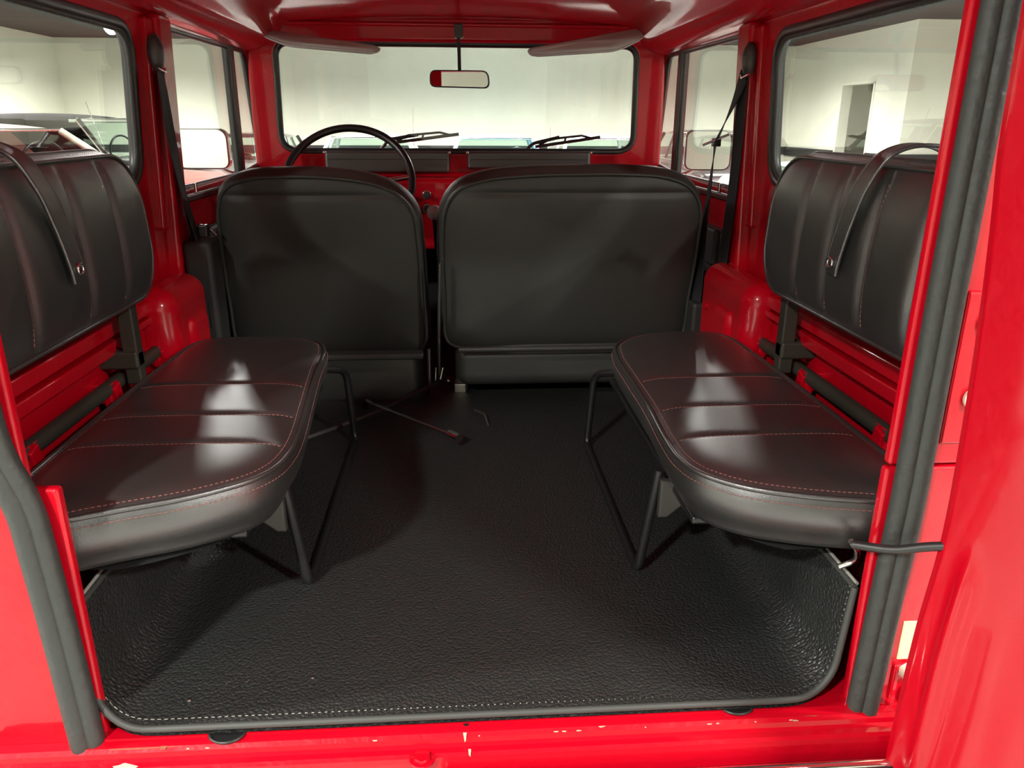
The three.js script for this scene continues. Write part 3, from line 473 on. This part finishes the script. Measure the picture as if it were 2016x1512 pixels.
// ───────────────────────── floor mat ─────────────────────────
{
  const t = thing('floor_mat', 'black grained rubber floor mat with bound stitched edge', 'floor mat');
  // cross-section: flat, then folded up against the wheel boxes
  const sect = []; for (let i = 0; i <= 60; i++) { const x = -0.43 + 0.86 * i / 60; sect.push([x, 0]); }
  for (const s of [1]) for (let k = 1; k <= 8; k++) { const a = k / 8 * Math.PI * 0.42; sect.push([0.43 + Math.sin(a) * 0.06, 0.06 - Math.cos(a) * 0.06]); }
  const e = sect[sect.length - 1]; for (let k = 1; k <= 6; k++) sect.push([e[0] + 0.018 * k / 6, e[1] + (0.152 - e[1]) * k / 6]);
  const full = [...sect.filter(p => p[0] > 0.431).map(p => [-p[0], p[1]]).reverse(), ...sect];
  const nS = full.length - 1;
  const zRear = (x, y) => 0.0 - 0.0 - y * 0.10 - Math.max(0, Math.abs(x) - 0.40) ** 2 * 1.6;
  const rip = (x, z) => 0.0012 * Math.sin(x * 9 + z * 5) + 0.0015 * Math.sin(z * 7 - x * 4 + 1.3) + 0.0016;
  const P = (u, v, c) => { const q = full[Math.round(u * nS)], z1 = zRear(q[0], q[1]), z = z1 + (-1.335 - z1) * v; return V(q[0], q[1] + (q[1] < 0.03 ? rip(q[0], z) * Math.min(1, v * 12) : 0) + c, z); };
  obj('mat_sheet', [grid(nS, 70, (u, v) => P(u, v, 0.0045), true), grid(nS, 20, (u, v) => P(u, v, -0.010))], M.mat, t);
  const edge = full.map((q, i) => P(i / nS, 0, 0.001)); 
  obj('bound_edge', [tube(edge, 0.0048, 8), tube(Array.from({ length: 30 }, (_, i) => P(0, i / 29, 0.001)), 0.004, 6), tube(Array.from({ length: 30 }, (_, i) => P(1, i / 29, 0.001)), 0.004, 6)], M.matEdge, t);
  const gs = []; { const c = new Poly(full.map((q, i) => P(i / nS, 0.0085, 0.0056))), L = c.l[c.l.length - 1], N = Math.floor(L / 0.0085); for (let i = 0; i < N; i++) gs.push(tube([c.getPoint(i / N), c.getPoint((i * 0.0085 + 0.006) / L)], 0.0007, 4)); }
  const st = obj('stitching', gs, M.paleThread, t, 'pale stitching along the bound edge'); st.userData.kind = 'stuff';
  for (const k of [-1, 1]) obj('cut_edge', tube([V(k * 0.5105, 0.156, -0.037), V(k * 0.5105, 0.157, -0.20)], 0.0028, 6), M.paleThread, t, 'pale cut edge of the folded up mat');
}
for (const [x, z, r, lab] of [[-0.385, -0.045, 0.0032, 'largest small bright stud on the left rear of the mat'], [-0.345, -0.075, 0.0016, 'tiny bright stud left of the other small one on the mat'], [-0.318, -0.077, 0.0018, 'tiny bright stud on the mat behind the largest one'], [-0.228, -0.079, 0.0026, 'small bright stud on the mat nearest the middle']]) {
  const g = new THREE.SphereGeometry(r, 10, 6); g.scale(1, 0.6, 1); g.translate(x, 0.0065, z); tag(obj('mat_stud', g, M.chrome), lab, 'stud', 'bright studs on the mat');
}

// ───────────────────────── controls ─────────────────────────
{
  const t = thing('steering_wheel', 'thin black steering wheel with spokes above the driver seat', 'steering wheel');
  const R = 0.192, tilt = 0.60; t.position.set(-0.345, 0.562, -1.615); t.rotation.x = -tilt;
  const rim = new THREE.TorusGeometry(R, 0.0115, 14, 72); obj('rim', rim, M.blackPaint, t);
  const hub = cyl(0.05, 0.06, 0.05, 28); hub.rotateX(Math.PI / 2); hub.translate(0, 0, -0.025); const hb = obj('hub', hub, M.blackPaint, t);
  const hc = cyl(0.035, 0.04, 0.012, 24); hc.rotateX(Math.PI / 2); hc.translate(0, 0, 0.006); obj('horn_button', hc, M.chrome, hb);
  for (const a of [0.12, Math.PI - 0.12, -Math.PI / 2]) obj('spoke', tube([V(Math.cos(a) * 0.045, Math.sin(a) * 0.045, -0.015), V(Math.cos(a) * 0.12, Math.sin(a) * 0.12, -0.01), V(Math.cos(a) * R, Math.sin(a) * R, 0)], 0.008, 8), M.chrome, t);
  obj('column', bar([0, 0, -0.04], [0, -0.02, -0.45], 0.024, 14), M.blackPaint, t);
}
{
  const t = thing('gear_lever', 'gear lever with a pale round knob between the front seats', 'gear lever');
  obj('rod', tube([V(-0.06, -0.13, -1.62), V(-0.07, 0.2, -1.56), V(-0.085, 0.47, -1.5)], 0.007, 8), M.blackPaint, t);
  const k = new THREE.SphereGeometry(0.022, 20, 14); k.translate(-0.085, 0.487, -1.5); obj('knob', k, M.visor, t);
}
{
  const t = thing('floor_lever', 'slim chrome lever with a cylindrical grip lying over the mat behind the seats', 'lever');
  const a = V(-0.245, 0.035, -1.10), b = V(-0.045, 0.035, -0.885), c = V(-0.022, 0.033, -0.858);
  obj('rod', tube([V(-0.27, 0.028, -1.15), a, b], 0.0045, 8), M.chrome, t);
  obj('grip', tube([b, c], 0.012, 14), M.chrome, t);
  obj('stand', [tube([V(-0.27, 0.028, -1.15), V(-0.28, 0.005, -1.17)], 0.008, 8)], M.blackPaint, t);
}
{
  const t = thing('brake_cable', 'thin black cable crossing the floor from the left jump seat to the bench', 'cable');
  obj('sheath', tube(new THREE.CatmullRomCurve3([V(-0.40, 0.014, -0.92), V(-0.345, 0.018, -0.965), V(-0.25, 0.022, -1.06), V(-0.14, 0.03, -1.20), V(-0.075, 0.04, -1.275)]).getPoints(24), 0.006, 8), M.greyPlastic, t);
  obj('end_fitting', [tube([V(-0.075, 0.04, -1.275), V(-0.066, 0.075, -1.285)], 0.005, 8), tube([V(-0.088, 0.04, -1.275), V(-0.086, 0.075, -1.285)], 0.003, 8)], M.chrome, t);
}
{
  const t = thing('seat_latch', 'small grey steel latch block at the foot of the passenger bench', 'latch');
  obj('latch_block', [box(-0.035, 0.0, 0.002, 0.03, -1.325, -1.27, 0.004)], M.steel, t); const s = new THREE.SphereGeometry(0.008, 12, 8); s.translate(-0.052, 0.03, -1.3); obj('ball', s, M.chrome, t);
  obj('floor_hook', [tube(bend([[0.02, 0.006, -1.12], [0.045, 0.02, -1.05], [0.053, 0.006, -1.0]], 0.01), 0.003, 6)], M.steel, t);
}
for (const [P, lab] of [[[[-0.612, 1.003, -1.85], [-0.345, 0.988, -1.85], [-0.247, 0.953, -1.80], [-0.26, 0.942, -1.785], [-0.53, 0.961, -1.785], [-0.60, 0.985, -1.81]], 'pale grey sun visor folded up above the steering wheel'], [[[0.595, 1.022, -1.85], [0.255, 0.999, -1.85], [0.212, 0.950, -1.79], [0.225, 0.938, -1.785], [0.50, 0.957, -1.785], [0.575, 0.992, -1.80]], 'pale grey sun visor folded down above the passenger side']]) {
  const t = thing('sun_visor', lab, 'sun visor', 'sun visors');
  const c = P.reduce((s, p) => s.add(V(...p)), V()).multiplyScalar(1 / P.length), loop = bend([...P, P[0], P[1]], 0.03, 6).slice(8, -1), n = loop.length;
  const nn = V(...P[1]).sub(V(...P[0])).cross(V(...P[3]).sub(V(...P[0]))).normalize();
  const R = [0, 0.7, 0.93, 1];
  const face = s => grid(n, 3, (u, v) => { const p = loop[Math.round(u * n) % n]; const k = R[Math.round(v * 3)]; return c.clone().lerp(p, k).addScaledVector(nn, s * (k < 0.95 ? 0.009 : 0.002)); }, s < 0);
  const pad = obj('pad', [face(1), face(-1), tube(loop, 0.0035, 6, true)], M.visor, t);
  obj('hinge_rod', tube([V(...P[0]), V(...P[0]).add(V(P[0][0] < 0 ? -0.02 : 0.02, 0.015, -0.03))], 0.006, 8), M.chrome, t);
}
{
  const t = thing('rear_view_mirror', 'small rounded rear-view mirror hanging on a black stem from the header', 'mirror');
  obj('mount', [box(-0.018, 0.010, 0.985, 1.026, -1.80, -1.765, 0.005)], M.greyPlastic, t);
  obj('stem', tube([V(-0.004, 0.985, -1.775), V(-0.003, 0.89, -1.755)], 0.0055, 10), M.blackPaint, t);
  const s = rpoly([[-0.092, 0.028, 0.02], [-0.094, -0.022, 0.02], [0.094, -0.026, 0.02], [0.09, 0.026, 0.022]].reverse());
  const h = extrude(s, 0.022, 0.004, 3); h.translate(0, 0, -0.022); const m = new THREE.Matrix4().makeRotationY(-0.12).setPosition(-0.004, 0.864, -1.735);
  h.applyMatrix4(m); const hs = obj('housing', h, M.blackPaint, t);
  const gl = extrude(rpoly([[-0.088, 0.0245, 0.018], [-0.09, -0.0185, 0.018], [0.09, -0.0225, 0.018], [0.086, 0.0225, 0.02]].reverse()), 0.0012, 0); gl.translate(0, 0, 0.0003); gl.applyMatrix4(m); obj('mirror_glass', gl, M.mirror, hs);
}
for (const [cx, cy, w, h, ry, lab] of [[-0.886, 0.648, 0.18, 0.135, -0.06, 'large square chrome rimmed side mirror outside the left door'], [0.882, 0.648, 0.165, 0.14, -0.10, 'large rounded chrome rimmed side mirror outside the right door']]) {
  const t = thing('side_mirror', lab, 'mirror', 'side mirrors'); t.position.set(cx, cy, -2.0); t.rotation.y = ry;
  const sh = (w, h, r) => rpoly([[-w / 2, -h / 2, r], [w / 2, -h / 2, r], [w / 2, h / 2, r * 1.3], [-w / 2, h / 2, r]]);
  const g = extrude(sh(w, h, 0.03), 0.03, 0.006, 3); g.translate(0, 0, -0.03); const hs = obj('housing', g, M.chrome, t);
  const gl = extrude(sh(w - 0.01, h - 0.01, 0.028), 0.0015, 0); gl.translate(0, 0, 0.0005); obj('mirror_glass', gl, M.mirror, hs);
  obj('rim', tube(sh(w - 0.006, h - 0.006, 0.029).getPoints(10).map(p => V(p.x, p.y, 0.001)), 0.0028, 6, true), M.blackPaint, t);
  const s = Math.sign(cx); obj('arm', tube([V(0, -h * 0.3, -0.03), V(-s * 0.06, -h * 0.6, -0.06), V(-s * 0.14, -h * 0.75, -0.07)], 0.007, 8), M.chrome, t);
}
// ───────────────────────── seat belts ─────────────────────────
for (const [sx, side] of sides) {
  const L = side === 'left';
  const t = thing('seat_belt', L ? 'black seat belt hanging from the pillar behind the driver seat' : 'twisted black seat belt hanging from the pillar behind the passenger bench', 'seat belt', 'front seat belts');
  const X = v => sx * v, za = L ? -1.015 : -1.04;
  const cov = new THREE.SphereGeometry(0.03, 18, 14); cov.scale(0.55, 1.25, 0.75); cov.translate(X(0.655), 0.878, za); const cv = obj('anchor_cover', cov, M.greyPlastic, t, 'grey plastic anchor cover');
  obj('guide_loop', tube(bend([[X(0.648), 0.845, za - 0.026], [X(0.642), 0.838, za], [X(0.648), 0.845, za + 0.026]], 0.01), 0.004, 8), M.chrome, cv);
  if (L) {
    obj('webbing', [...strap([[X(0.647), 0.84, -1.0], [X(0.648), 0.70, -1.01], [X(0.645), 0.58, -1.045], [X(0.64), 0.50, -1.075], [X(0.625), 0.38, -1.075], [X(0.622), 0.26, -1.07]], [0.15, 0, 1], 0.046), ...strap([[X(0.655), 0.84, -1.03], [X(0.655), 0.60, -1.07], [X(0.65), 0.40, -1.105], [X(0.648), 0.20, -1.12]], [0.1, 0, 1], 0.046)], M.webbing, t);
    const b = obj('buckle_tongue', [box(X(0.612), X(0.635), 0.475, 0.505, -1.10, -1.075, 0.004)], M.blackPaint, t); obj('chrome_tongue', [bar([X(0.61), 0.496, -1.09], [X(0.60), 0.478, -1.10], 0.0045), bar([X(0.628), 0.508, -1.07], [X(0.618), 0.505, -1.08], 0.003)], M.chrome, b);
    obj('retractor_cover', box(X(0.668), X(0.60), 0.0, 0.47, -1.135, -1.05, 0.014, 3), M.blackCard, t);
  } else {
    obj('webbing', [...strap([[X(0.648), 0.845, -1.045], [X(0.645), 0.78, -1.10], [X(0.635), 0.715, -1.145], [X(0.63), 0.69, -1.155]], u => V(0.1, 0, 1).lerp(V(-0.42, 0, 0.9), Math.min(1, u * 1.5)), 0.042), ...strap([[X(0.63), 0.69, -1.155], [X(0.63), 0.62, -1.165], [X(0.628), 0.50, -1.18], [X(0.62), 0.35, -1.17], [X(0.612), 0.22, -1.15]], u => V(-0.42, 0, 0.9).lerp(V(0.25, 0, 0.95), Math.min(1, u * 1.3)), 0.042), ...strap([[X(0.652), 0.845, -1.06], [X(0.655), 0.72, -1.065], [X(0.657), 0.60, -1.075], [X(0.657), 0.48, -1.09], [X(0.65), 0.25, -1.10]], [0.1, 0, 1], 0.046)], M.webbing, t);
    const b = obj('tongue', box(0.622, 0.64, 0.685, 0.705, -1.165, -1.14, 0.003), M.blackPaint, t); obj('chrome_tongue', bar([0.60, 0.688, -1.16], [0.65, 0.714, -1.12], 0.003), M.chrome, b);
    obj('retractor_cover', [box(0.60, 0.652, 0.16, 0.29, -1.2, -1.13, 0.01, 3), box(0.655, 0.672, 0.38, 0.475, -1.26, -1.18, 0.006)], M.blackCard, t);
  }
}

// ───────────────────────── rear opening: seals and the open right door ─────────────────────────
function sealStrip(path, w, d) { // a soft D-section strip: two lobes on a flange
  const gs = [], P = bend(path, 0.05, 6);
  gs.push(tube(P.map(p => p.clone().add(V(-w * 0.22, 0, 0))), Math.abs(w) * 0.30, 12)); gs.push(tube(P.map(p => p.clone().add(V(w * 0.16, 0, 0.004))), Math.abs(w) * 0.33, 12)); gs.push(tube(P.map(p => p.clone().add(V(w * 0.40, 0, -0.004))), Math.abs(w) * 0.14, 8));
  return gs;
}
{
  const t = thing('door_seal', 'grey rubber weatherstrip on the left edge of the rear opening', 'weatherstrip', 'rear opening weatherstrips');
  obj('strip', sealStrip([[-0.500, -0.022, -0.001], [-0.505, 0.16, -0.001], [-0.513, 0.325, -0.001], [-0.535, 0.39, -0.001], [-0.545, 0.60, -0.001], [-0.548, 1.0, -0.001]].reverse(), -0.040), M.rubber, t);
  const u = thing('door_seal', 'grey rubber weatherstrip on the right edge of the rear opening', 'weatherstrip', 'rear opening weatherstrips');
  obj('strip', sealStrip([[0.525, -0.018, -0.001], [0.530, 0.15, -0.001], [0.535, 0.30, -0.001], [0.534, 0.60, -0.001], [0.535, 1.0, -0.001]], 0.040), M.rubber, u);
}
{
  const t = thing('rear_door', 'open red rear door with a pressed rib at the right edge', 'car door');
  const E = [[0.535, -0.16], [0.536, 0.0], [0.540, 0.15], [0.549, 0.275], [0.546, 0.41], [0.540, 0.53], [0.531, 0.64], [0.523, 0.715], [0.520, 0.79], [0.518, 0.86], [0.516, 1.0]];
  const c = new THREE.CatmullRomCurve3(E.map(p => V(p[0], p[1], 0.05)));
  const dir = V(0.40, 0, 0.917), nrm = V(-0.917, 0, 0.40);
  const at = (u, s, d) => c.getPoint(u).addScaledVector(dir, s).addScaledVector(nrm, d);
  const prof = (s, y) => { // inner skin relief: hem, then a pressed rib below the waist
    const hem = s < 0.008 ? -(0.008 - s) * 0.5 : 0; const r = Math.exp(-(((s - 0.042) / 0.010) ** 2)) * 0.008 * Math.min(1, Math.max(0, (0.27 - y) / 0.03)); const step = 0.004 / (1 + Math.exp(-(s - 0.12) / 0.006)); return hem + r - step; };
  obj('door_skin', [grid(60, 90, (u, v) => { const s = v * v * 0.62, p = at(u, s, 0), d = prof(s, p.y); return p.addScaledVector(nrm, d); }, true), grid(30, 8, (u, v) => at(u, v * 0.62, -0.05)), grid(30, 4, (u, v) => at(u, 0, -0.004 - v * 0.046)), grid(30, 4, (u, v) => at(u, 0.62, -v * 0.05), true)], M.red, t);
  const r = new THREE.TorusGeometry(0.035, 0.006, 8, 28); r.rotateY(-Math.PI / 2 + 0.41); const q = at(0.60, 0.115, 0.001); r.translate(q.x, q.y, q.z); obj('access_ring', r, M.red, t);
  const u = thing('door_check_strap', 'black strap linking the right jump seat corner area to the open rear door', 'strap');
  obj('band', tube(new THREE.CatmullRomCurve3([V(0.478, 0.234, -0.008), V(0.515, 0.243, 0.022), V(0.542, 0.258, 0.042), V(0.562, 0.268, 0.058)]).getPoints(16), 0.0058, 10), M.gasket, u);
  obj('end_loop', [tube(bend([[0.478, 0.236, -0.012], [0.50, 0.21, -0.03], [0.505, 0.19, -0.04], [0.49, 0.175, -0.05]], 0.01), 0.004, 8)], M.chrome, u);
}
{
  const t = thing('floor_clip', 'small tan corroded clip beside the folded up mat at the left', 'clip');
  obj('clip_plate', [box(-0.53, -0.508, 0.118, 0.15, -0.045, -0.028, 0.004)], M.chip, t); obj('clip_wire', tube(bend([[-0.53, 0.16, -0.05], [-0.515, 0.168, -0.04], [-0.508, 0.15, -0.03]], 0.006), 0.003, 6), M.steel, t);
}

// ───────────────────────── other cars in the showroom ─────────────────────────
// local axes: +x forward, y up from the ground
function car(name, label, o, pos, turn) {
  const t = thing(name, label, 'car'); t.position.set(pos[0], GROUND, pos[1]); t.rotation.y = turn;
  const { L = 4.6, W = 1.8, belt = 0.92, H = 1.36, ws = 0.55, rs = -1.25, roofF = 0.05, roofR = -0.95, hoodF = 0.82, deck = 0.88, fin = 0 } = o;
  const h = L / 2, bodyM = o.body, roofM = o.roof || o.body;
  const s = rpoly([[-h, 0.32, 0.06], [-h, deck - 0.02, 0.1], [rs - 0.1, deck, 0.1], [rs, belt, 0.05], [ws, belt, 0.05], [ws + 0.12, belt - 0.02, 0.1], [h - 0.08, hoodF, 0.12], [h, hoodF - 0.2, 0.06], [h, 0.3, 0.06], [h - 0.5, 0.22, 0.02], [-h + 0.5, 0.22, 0.02]].reverse());
  for (const wx of [h - 0.9, -h + 0.95]) { const c = new THREE.Path(); c.absarc(wx, 0.33, 0.001, 0, 6.28); }
  const g = extrude(s, W, 0.09, 4, 6); g.translate(0, 0, -W / 2); obj('body_shell', g, bodyM, t);
  const rw = W * 0.36, bw = W * 0.45;
  const rf = (u, v, up) => { const x = roofR + (roofF - roofR) * u, z = (v * 2 - 1) * rw; const e = Math.min(1, 4 * u * (1 - u)) ** 0.35 * Math.min(1, 4 * v * (1 - v)) ** 0.35; return V(x, H - 0.075 + (up ? 0.075 * e : -0.0), z); };
  const roof = obj('roof', [grid(18, 14, (u, v) => rf(u, v, true)), grid(6, 6, (u, v) => rf(u, v, false), true)], roofM, t);
  const y1 = H - 0.06, PIL = [[ws, bw, roofF, rw], [rs, bw, roofR, rw]];
  const pill = o.pillar || roofM;
  for (const k of [-1, 1]) { for (const [bx, bz, tx, tz] of PIL) obj('pillar', bar([bx, belt - 0.03, k * bz], [tx, y1 - 0.01, k * tz], 0.03, 8), pill, t); const mx = (ws + rs) / 2 + 0.1; if (!o.noB) obj('pillar', bar([mx, belt - 0.03, k * bw], [mx - 0.05, y1 - 0.02, k * rw], 0.022, 8), pill, t); }
  const quad = (a, b, c, d) => grid(1, 1, (u, v) => { const p = a.clone().lerp(b, u), q = d.clone().lerp(c, u); return p.lerp(q, v); });
  const gw = obj('front_glass', quad(V(ws, belt - 0.02, -bw), V(ws, belt - 0.02, bw), V(roofF, y1, rw), V(roofF, y1, -rw)), M.carGlass, t);
  obj('chrome_frame', tube([V(ws, belt, -bw), V(roofF, y1, -rw), V(roofF, y1, rw), V(ws, belt, bw)], 0.014, 6), M.chrome, gw);
  obj('rear_glass', quad(V(rs, belt - 0.02, -bw), V(rs, belt - 0.02, bw), V(roofR, y1, rw), V(roofR, y1, -rw)), o.softTop ? roofM : M.carGlass, t);
  for (const k of [-1, 1]) { const mb = ws - 0.75, mt = roofF - 0.55; obj('side_glass', quad(V(ws, belt - 0.02, k * bw), V(mb, belt - 0.02, k * bw), V(mt, y1, k * rw), V(roofF, y1, k * rw)), M.carGlass, t); obj(o.softTop ? 'cloth_side' : 'rear_side_glass', quad(V(mb, belt - 0.02, k * bw), V(rs, belt - 0.02, k * bw), V(roofR, y1, k * rw), V(mt, y1, k * rw)), o.softTop ? roofM : M.carGlass, t); }
  for (const k of [-1, 1]) obj('belt_trim', bar([rs, belt, k * (bw + 0.03)], [ws, belt, k * (bw + 0.03)], 0.012, 6), M.chrome, t);
  obj('seats', [box(-0.5, -0.3, 0.5, 1.0, -0.6, -0.08, 0.05, 3), box(-0.5, -0.3, 0.5, 1.0, 0.08, 0.6, 0.05, 3)], M.vinyl, t);
  const wr = new THREE.TorusGeometry(0.18, 0.012, 8, 32); wr.rotateY(Math.PI / 2 - 0.4); wr.translate(ws - 0.32, belt + 0.02, -0.34); obj('steering_wheel', wr, M.blackPaint, t);
  for (const wx of [h - 0.9, -h + 0.95]) for (const k of [-1, 1]) { const c = cyl(0.33, 0.33, 0.2, 28); c.rotateX(Math.PI / 2); c.translate(wx, 0.33, k * (W / 2 - 0.09)); const w = obj('wheel', c, M.tyre, t); const q = cyl(0.19, 0.2, 0.03, 20); q.rotateX(Math.PI / 2); q.translate(wx, 0.33, k * (W / 2 + 0.012)); obj('hub_cap', q, M.chrome, w); }
  obj('front_bumper', box(h - 0.02, h + 0.1, 0.36, 0.5, -W / 2, W / 2, 0.04, 3), M.chrome, t); obj('rear_bumper', box(-h - 0.1, -h + 0.02, 0.36, 0.5, -W / 2, W / 2, 0.04, 3), M.chrome, t);
  for (const k of [-1, 1]) { const c = cyl(0.09, 0.1, 0.06, 20); c.rotateZ(Math.PI / 2); c.translate(h - 0.01, hoodF - 0.16, k * W * 0.34); obj('headlight', c, M.chrome, t); }
  if (o.antenna) obj('antenna', bar([o.antenna[0], belt - 0.05, o.antenna[1]], [o.antenna[0] + (o.antenna[2] || 0), belt + o.antenna[3], o.antenna[1]], 0.005, 5), M.chrome, t);
  if (o.bow) obj('soft_top_bow', [box(roofF - 0.1, roofF + 0.02, H - 0.1, H - 0.06, -rw, rw, 0.01)], M.chrome, t);
  return t;
}
const cream = phys({ color: C(0.78, 0.77, 0.66), roughness: 0.7 }), blackCloth = phys({ color: C(0.02, 0.018, 0.021), roughness: 0.95, specularIntensity: 0.15 });
car('red_convertible', 'red car with a cream white soft top parked at the left', { body: paint(0.55, 0.004, 0.012), roof: cream, H: 1.47, belt: 1.12, ws: 0.50, roofF: 0.10, roofR: -1.0, rs: -1.35, hoodF: 1.06, deck: 1.06, L: 4.3, noB: true, softTop: true }, [-3.75, -5.9], -0.30);
car('black_convertible', 'black convertible with a raised black cloth top behind the red car', { body: paint(0.012, 0.012, 0.013), roof: blackCloth, H: 1.56, belt: 1.12, ws: 0.95, roofF: 0.62, roofR: -0.75, rs: -1.0, hoodF: 1.0, deck: 1.0, L: 4.6, W: 1.8, noB: true, pillar: M.chrome, softTop: true, bow: true, antenna: [0.9, 0.7, -0.15, 0.55] }, [-4.6, -8.65], 0);
car('black_sedan', 'black car with bright chrome front seen through the left vent window', { body: paint(0.012, 0.012, 0.012), H: 1.32, belt: 0.92, ws: 0.3, hoodF: 0.86, L: 4.2, W: 1.6 }, [-3.25, -11.95], -Math.PI / 2);
car('silver_coupe', 'pale silver coupe seen through the windshield behind the steering wheel', { body: paint(0.55, 0.56, 0.56), H: 1.31, belt: 0.92, W: 1.66, L: 4.2, ws: 0.5, antenna: [1.2, -0.75, 0, 0.75] }, [-1.38, -11.95], -Math.PI / 2);
car('teal_sedan', 'light teal blue car seen through the middle of the windshield', { body: paint(0.18, 0.42, 0.48), roof: paint(0.42, 0.52, 0.62), H: 1.30, belt: 0.92, W: 1.62, L: 4.2, antenna: [1.0, -0.75, 0, 0.5] }, [0.6, -11.95], -Math.PI / 2);
car('white_wagon', 'white estate car low in the right half of the windshield', { body: paint(0.75, 0.75, 0.74), H: 1.30, belt: 0.9, W: 1.6, L: 4.2, roofR: -1.6, rs: -1.9 }, [2.3, -11.95], -Math.PI / 2);
car('dark_hatchback', 'dark car seen through the right vent window', { body: paint(0.02, 0.02, 0.02), H: 1.40, belt: 0.94, W: 1.66, L: 4.2 }, [4.15, -11.95], -Math.PI / 2);
car('white_saloon', 'white car behind the right side mirror', { body: paint(0.72, 0.72, 0.70), H: 1.12, belt: 0.82, W: 1.7, L: 4.2 }, [4.2, -7.2], -Math.PI / 2);

renderer.render(scene, camera);
